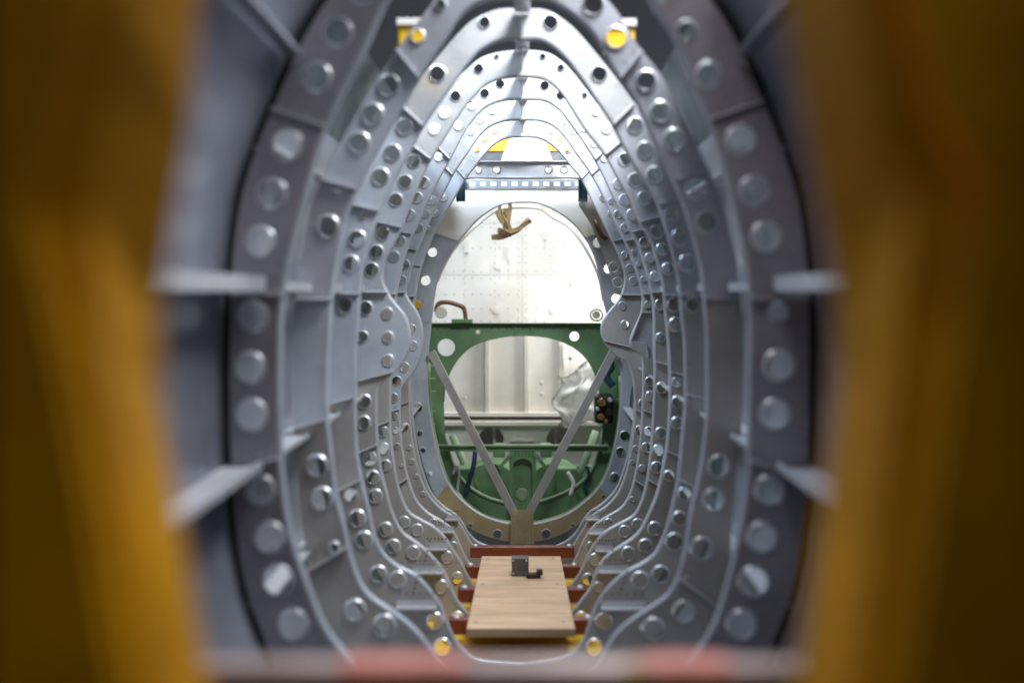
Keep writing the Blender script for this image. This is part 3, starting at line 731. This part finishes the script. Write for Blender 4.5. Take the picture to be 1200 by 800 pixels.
# lower cream wall seen through the green opening
lw = empty('cream_inner_wall', (0, 4.2, -.9), 'cream grey ribbed wall seen through the green bulkhead opening', 'wall panel')
d = 4.2
for a, b in zip((500, 570, 617, 658), (570, 617, 658, 730)):
    bm = bmesh.new(); p = at(a, 384.5, d); q = at(b, 484, d); box(bm, p.x + .0015, q.x - .0015, d, d + .01, q.z, p.z)
    from_bm('panel', bm, M['cream'] if b < 730 else M['white'], lw)
for x in (571, 617, 657.5):
    bm = bmesh.new(); p = at(x - 3, 386, d); q = at(x + 3, 483, d); box(bm, p.x, q.x, d - .028, d - .0005, q.z, p.z); bmesh.ops.recalc_face_normals(bm, faces=bm.faces); bevel_all(bm, .004); from_bm('rib', bm, M['cream'], lw)
bm = bmesh.new(); p = at(500, 482, d); q = at(730, 486, d); box(bm, p.x, q.x, d - .05, d - .002, q.z, p.z); from_bm('ledge', bm, M['white'], lw)
bm = bmesh.new(); p = at(500, 491, d); q = at(730, 495, d); box(bm, p.x, q.x, d - .09, d - .002, q.z, p.z); from_bm('ledge', bm, M['cream'], lw)
bm = bmesh.new(); plate(bm, [pz(x, y, d) for x, y in ((500, 495), (730, 495), (730, 560), (500, 560))], [(*pz(576, 513, d), .062), (*pz(655, 513, d), .062)], d - .04, .004); to_obj('lower_panel', bm, M['cream'], lw)
bm = bmesh.new(); p = at(500, 487, d); q = at(730, 565, d); box(bm, p.x, q.x, d + .10, d + .11, q.z, p.z); from_bm('recess_back', bm, M['web_warm'], lw)
for x in (579, 651):
    bm = bmesh.new(); tube(bm, [at(x, 495, d + .05), at(x, 540, d + .05)], .008, 10); from_bm('rod', bm, M['cream'], lw, smooth=True)
bm = bmesh.new(); c = at(612, 514, d - .06)
hexa(bm, [c + Vector(v) for v in ((-.06, 0, -.012), (.06, 0, -.012), (.045, 0, .01), (-.045, 0, .01), (-.06, .015, -.012), (.06, .015, -.012), (.045, .015, .01), (-.045, .015, .01))]); from_bm('pad', bm, M['white'], lw)
bm = bmesh.new()
for k in range(34):
    p = at(505 + k * 6.6, 478, d); rivet_mesh(bm, p.x, d - .0005, p.z, .0035)
for x in (566, 578, 612, 622, 653, 662):
    for k in range(11):
        p = at(x, 400 + k * 7, d); rivet_mesh(bm, p.x, d - .0004, p.z, .003)
for x, y in ((635, 448), (635, 461), (545, 466)):
    p = at(x, y, d); rivet_mesh(bm, p.x, d - .0004, p.z, .009)
from_bm('rivets', bm, M['cream'], lw, kind='stuff')
for a, b in (((660, 420), (700, 420)), ((662, 441), (700, 449)), ((664, 400), (672, 440))):
    bm = bmesh.new(); bar(bm, at(*a, 4.15), at(*b, 4.15), .012, .012, up=(0, 1, 0)); from_bm('shelf_rail', bm, M['white'], lw)
# crumpled white sheeting in the lower right of the opening
bm = bmesh.new(); NX, NY = 18, 18
V = []
for j in range(NY):
    row = []
    for i2 in range(NX):
        u, v = i2 / (NX - 1), j / (NY - 1)
        px = 652 + u * 62 + 6 * math.sin(v * 9); py = 440 + v * 58 - 22 * u * (1 - v) + 5 * math.sin(u * 8)
        p = at(px, py, 4.02 + .022 * math.sin(u * 11 + v * 7) + .015 * math.sin(v * 17 - u * 5) + .01 * math.sin(u * 31) + random.uniform(-.008, .008)); row.append(bm.verts.new(p))
    V.append(row)
for j in range(NY - 1):
    for i2 in range(NX - 1): bm.faces.new((V[j][i2], V[j][i2 + 1], V[j + 1][i2 + 1], V[j + 1][i2]))
bmesh.ops.solidify(bm, geom=list(bm.faces), thickness=.003)
tag(from_bm('crumpled_sheet', bm, M['tarp'], smooth=True), 'crumpled bright white sheeting in the right of the green opening', 'sheeting')

# ------------------------------------------------------------------ tan strap hanging before the white bulkhead
st = empty('tan_strap', at(597, 240, 3.5), 'tan webbing strap bundle hanging at the top of the white opening', 'strap')
def ribbon(pts, w, th, name, m, d, yaw=0.0):
    bm = bmesh.new(); P = [at(x, y, d) for x, y in catmull(pts, 4)]; n = len(P); R = []
    for i, p in enumerate(P):
        t = (P[min(i + 1, n - 1)] - P[max(i - 1, 0)]).normalized(); s = Vector((t.z, 0, -t.x)).normalized()
        s = (s * math.cos(yaw + i * .12) + Vector((0, 1, 0)) * math.sin(yaw + i * .12)).normalized(); u = t.cross(s)
        R.append([bm.verts.new(p + s * a * w / 2 + u * b * th / 2) for a, b in ((-1, -1), (1, -1), (1, 1), (-1, 1))])
    for A, B in zip(R, R[1:]):
        for k in range(4): bm.faces.new((A[k], A[(k + 1) % 4], B[(k + 1) % 4], B[k]))
    bm.faces.new(R[0]); bm.faces.new(R[-1][::-1])
    return from_bm(name, bm, m, st)
ribbon([(584, 247), (588, 256), (594, 263), (600, 272)], .030, .010, 'strap_end', M['tan'], 3.50)
ribbon([(595, 245), (594, 255), (593, 268)], .036, .008, 'strap_end', M['tan'], 3.52, .2)
ribbon([(576, 278), (587, 277), (597, 273), (607, 269), (615, 262), (621, 257)], .022, .018, 'strap_roll', M['tan'], 3.49)
ribbon([(583, 270), (590, 271), (600, 274)], .020, .018, 'strap_roll', M['tan'], 3.48)
ribbon([(597, 236), (598, 246), (596, 258), (598, 270)], .014, .010, 'strap_end', M['tan'], 3.49, .6)
ribbon([(586, 240), (585, 250), (590, 262), (593, 272)], .012, .010, 'strap_end', M['tan'], 3.485, 1.0)

# ------------------------------------------------------------------ floor: red bars, yellow rail, plywood
def zfl(d): return -(.725 + .09 * (d - 1.9))
cols = ['nearest dark red floor bar under the front of the plywood', 'second dark red floor bar under the plywood', 'third dark red floor bar under the plywood', 'farthest dark red floor bar, just beyond the plywood']
for k, dd in enumerate((1.91, 2.17, 2.42, 2.68)):
    t = empty('floor_bar', (0, dd, zfl(dd)), cols[k], 'bar', 'red bars across the floor')
    z = zfl(dd) - .0015; hw = .163
    bm = bmesh.new(); box(bm, -hw, hw, dd - .014, dd + .014, z - .034, z); bmesh.ops.recalc_face_normals(bm, faces=bm.faces); bevel_all(bm, .004, 2); from_bm('channel', bm, M['red'], t)
    for s in (-1, 1):
        c = Vector((s * (hw - .018), dd - .0145, z - .017))
        bm = bmesh.new(); x0 = s * (hw - .035); bmesh.ops.create_uvsphere(bm, u_segments=14, v_segments=8, radius=.0095, matrix=Matrix.Translation((s * (hw - .016), dd, z)) @ Matrix.Diagonal((1, 1, .7, 1))); from_bm('bolt_head', bm, M['edge'], t, smooth=True)
yr = empty('yellow_floor_rail', (0, 2.3, -.98), 'yellow jig rail lying lengthwise beneath the plywood and red bars', 'jig rail')
bm = bmesh.new()
P = []
for y in (1.74, 2.70):
    z = zfl(y) - .062
    P += [(-.24, y, z - .05), (.24, y, z - .05), (.24, y, z), (-.24, y, z)]
hexa(bm, P); from_bm('rail_deck', bm, M['yellow2'], yr)
for s in (-1, 1):
    bm = bmesh.new(); P = []
    for y in (1.73, 2.71):
        z = zfl(y) - .0618; x0, x1 = sorted((s * .205, s * .225))
        P += [(x0, y, z), (x1, y, z), (x1, y, z + .028), (x0, y, z + .028)]
    hexa(bm, P); from_bm('side_rail', bm, M['yellow2'], yr)
pw = empty('plywood_board', (0, 2.1, -.74), 'pale plywood board lying on the red bars in the middle of the floor', 'board')
bm = bmesh.new(); y0, y1 = 1.757, 2.436; c = -.003; P = []
for y in (y0, y1):
    z = zfl(y) + .020
    P += [(c - .112, y, z - .018), (c + .112, y, z - .018), (c + .112, y, z), (c - .112, y, z)]
hexa(bm, P); bmesh.ops.recalc_face_normals(bm, faces=bm.faces)
for f in bm.faces: f.material_index = 0 if f.normal.z > .5 else 1
bevel_all(bm, .0012, 2); from_bm('sheet', bm, [M['ply'], M['plyedge']], pw)
bm = bmesh.new()
for sx in (-.095, .09):
    for dd in (1.80, 2.12, 2.40):
        z = -(.705 + .09 * (dd - 1.9)) + .0; disc0 = [bm.verts.new((c + sx + .0035 * math.cos(q), dd + .0035 * math.sin(q), z + .0012)) for q in [2 * math.pi * k / 10 for k in range(10)]]
        bm.faces.new(disc0)
from_bm('screw_heads', bm, M['tag'], pw)
# block and clip on the plywood
def onboard(px, py):
    # point of the board's top seen at px, py: z = -(.770 + .1 (d-1.95)) and z = (342-py) d / F
    k = (py - 342) / F; d = (.705 - .171) / (k - .09); return Vector(((px - 612) * d / F, d, -k * d))
a = onboard(610, 675)
gt = empty('metal_block', a, 'small upright dark grey block standing on the plywood board', 'block')
w = .010 * 2.65 / 1
bm = bmesh.new(); box(bm, a.x - .023, a.x + .021, a.y, a.y + .026, a.z + .001, a.z + .047); bmesh.ops.recalc_face_normals(bm, faces=bm.faces); bevel_all(bm, .002, 2)
from_bm('body', bm, M['tag'], gt)
bm = bmesh.new()
for dx, dz in ((-.018, .007), (.016, .007), (-.018, .041), (.016, .041)): rivet_mesh(bm, a.x + dx - .001, a.y - .0002, a.z + dz, .0028)
from_bm('screws', bm, M['edge'], gt)
b = onboard(625, 677)
bm = bmesh.new(); bar(bm, b + Vector((-.018, 0, .007)), b + Vector((.018, .004, .007)), .020, .011); bevel_all(bm, .003)
box(bm, b.x + .008, b.x + .024, b.y - .008, b.y + .012, b.z + .010, b.z + .020)
tag(from_bm('black_clip', bm, M['black']), 'small black clip lying against the grey block on the plywood', 'clip')

# ------------------------------------------------------------------ yellow clamps behind the third frame's top plates
for sx, xx, yy, lab in ((-1, 486, 48, 'yellow jig clamp showing through the hole of the top left plate'), (1, 725, 49, 'yellow jig clamp showing through the hole of the top right plate')):
    t = empty('yellow_clamp', at(xx, yy, 1.56), lab, 'clamp', 'yellow clamps above the arch')
    p = at(xx, yy, 1.56)
    bm = bmesh.new(); box(bm, p.x - .027, p.x + .027, 1.54, 1.58, p.z - .022, p.z + .022); bmesh.ops.recalc_face_normals(bm, faces=bm.faces); bevel_all(bm, .003); from_bm('body', bm, M['yellow2'], t)
    bm = bmesh.new(); box(bm, p.x - .029, p.x + .029, 1.535, 1.585, p.z + .0222, p.z + .034); from_bm('cap', bm, M['white'], t)

p = at(489, 357, 3.283)
bm = bmesh.new(); disc(bm, (p.x, p.z), .0165, 3.274, 3.30, 18); bevel_all(bm, .002, 1)
tag(from_bm('yellow_plug', bm, M['yellow2']), 'small round yellow plug in the left of the far oval frame', 'plug')

# ------------------------------------------------------------------ foreground yellow jig beams, far out of focus
def jig(side, name, label):
    t = empty(name, (side * .22, .33, -.15), label, 'jig beam', 'yellow jig beams')
    if side < 0:
        inner = [(232, -120), (226, 0), (214, 150), (192, 280), (178, 370), (180, 470), (200, 600), (236, 800), (262, 920)]
        mid = [(155, -120), (140, 0), (112, 120), (92, 250), (112, 400), (132, 520), (155, 650), (178, 800), (195, 920)]
        edg = [(125, -120), (105, 0), (75, 120), (45, 245), (78, 400), (102, 520), (125, 650), (150, 800), (168, 920)]
        far = [(-200, y) for y in (-120, 0, 120, 250, 400, 520, 650, 800, 920)]
    else:
        inner = [(915, -120), (925, 0), (948, 150), (974, 280), (988, 370), (986, 470), (970, 600), (940, 800), (920, 920)]
        mid = [(1000, -120), (1018, 0), (1042, 120), (1075, 230), (1062, 400), (1050, 520), (1036, 650), (1010, 800), (995, 920)]
        edg = [(1030, -120), (1060, 0), (1090, 120), (1145, 220), (1108, 400), (1092, 520), (1072, 650), (1045, 800), (1025, 920)]
        far = [(1420, y) for y in (-120, 0, 120, 250, 400, 520, 650, 800, 920)]
    def strip(A, da, B, db, nm, m, th=.012):
        bm = bmesh.new()
        a = [at(x, y, da) for x, y in A]; b = [at(x, y, db) for x, y in B]
        Va = [bm.verts.new(p) for p in a]; Vb = [bm.verts.new(p) for p in b]
        for k in range(len(a) - 1): bm.faces.new((Va[k], Va[k + 1], Vb[k + 1], Vb[k]))
        bmesh.ops.recalc_face_normals(bm, faces=bm.faces)
        bmesh.ops.solidify(bm, geom=list(bm.faces), thickness=th * (1 if side else 1))
        return from_bm(nm, bm, m, t)
    strip(far, .30, edg, .30, 'front_plate', M['yellow'], .006)
    strip(edg, .3015, [(x + side * -8, y) for x, y in edg], .308, 'step', M['yellow'], .003)
    strip([(x + side * -8, y) for x, y in edg], .3085, mid, .316, 'recess', M['yellow'], .003)
    strip(mid, .3165, inner, .37, 'inner_flange', M['yellow'], .003)
    # unseen plate added beside the camera to shade the front plate
    bm = bmesh.new(); x = side * .185 + .0; x0, x1 = sorted((x, x + side * .006))
    box(bm, x0, x1, .03, .2985, -.20, .17)
    from_bm('unseen_shade_plate', bm, M['tag'], t)
    # stencil strokes, worn and unreadable
    rn = random.Random(3)
    st_ = [((0, 372), (26, 380)), ((8, 384), (24, 366)), ((0, 455), (40, 448)), ((0, 470), (28, 484)), ((40, 505), (62, 520)), ((62, 520), (60, 550)), ((60, 550), (40, 560)), ((112, 640), (124, 648))] if side < 0 else \
          [((1150, 300), (1200, 292)), ((1152, 330), (1200, 338)), ((1150, 360), (1198, 352)), ((1160, 300), (1156, 360)), ((1146, 395), (1200, 398)), ((1148, 420), (1190, 440)), ((1150, 462), (1200, 455)), ((1160, 490), (1200, 500)), ((1190, 400), (1186, 490))]
    bm = bmesh.new()
    for a, b in st_:
        A_ = at(*a, .2995); B_ = at(*b, .2995); bar(bm, A_, B_, .0045, .0006, up=(0, 1, 0))
    from_bm('stencil_mark', bm, M['black'], t)
    return t
jig(-1, 'yellow_jig_beam', 'blurred yellow jig beam filling the left edge of the picture')
jig(1, 'yellow_jig_beam', 'blurred yellow jig beam filling the right edge of the picture')

# blurred lower bar
lb = empty('foreground_bar', (0, .5, -.25), 'blurred brown grey bar with salmon tape along the bottom edge', 'bar')
bm = bmesh.new(); a = at(225, 777, .485); b = at(955, 777, .485); box(bm, a.x, b.x, .48, .495, a.z - .06, a.z); bmesh.ops.recalc_face_normals(bm, faces=bm.faces); bevel_all(bm, .003); from_bm('bar_body', bm, M['bar'], lb)
for x0, x1 in ((395, 548), (755, 860)):
    bm = bmesh.new(); p = at(x0, 766.5, .478); q = at(x1, 766.5, .478)
    box(bm, p.x, q.x,   .4785, .4965, a.z - .0605, a.z + .0008); bmesh.ops.recalc_face_normals(bm, faces=bm.faces); bevel_all(bm, .002); from_bm('tape_wrap', bm, M['salmon'], lb)
bm = bmesh.new(); p = at(745, 795, .478); disc(bm, (p.x, p.z), .0085, .470, .4799, 16); from_bm('bolt_head', bm, M['brass'], lb)

# ------------------------------------------------------------------ the hall around
def structure(name, x0, x1, y0, y1, z0, z1, m):
    bm = bmesh.new(); box(bm, x0, x1, y0, y1, z0, z1); o = from_bm(name, bm, m); o['kind'] = 'structure'; return o
structure('hall_floor', -8, 8, -8, 12, -1.75, -1.7, M['hallfloor'])
structure('hall_wall', -8, 8, 11.8, 12, -1.7, 6, M['hall'])
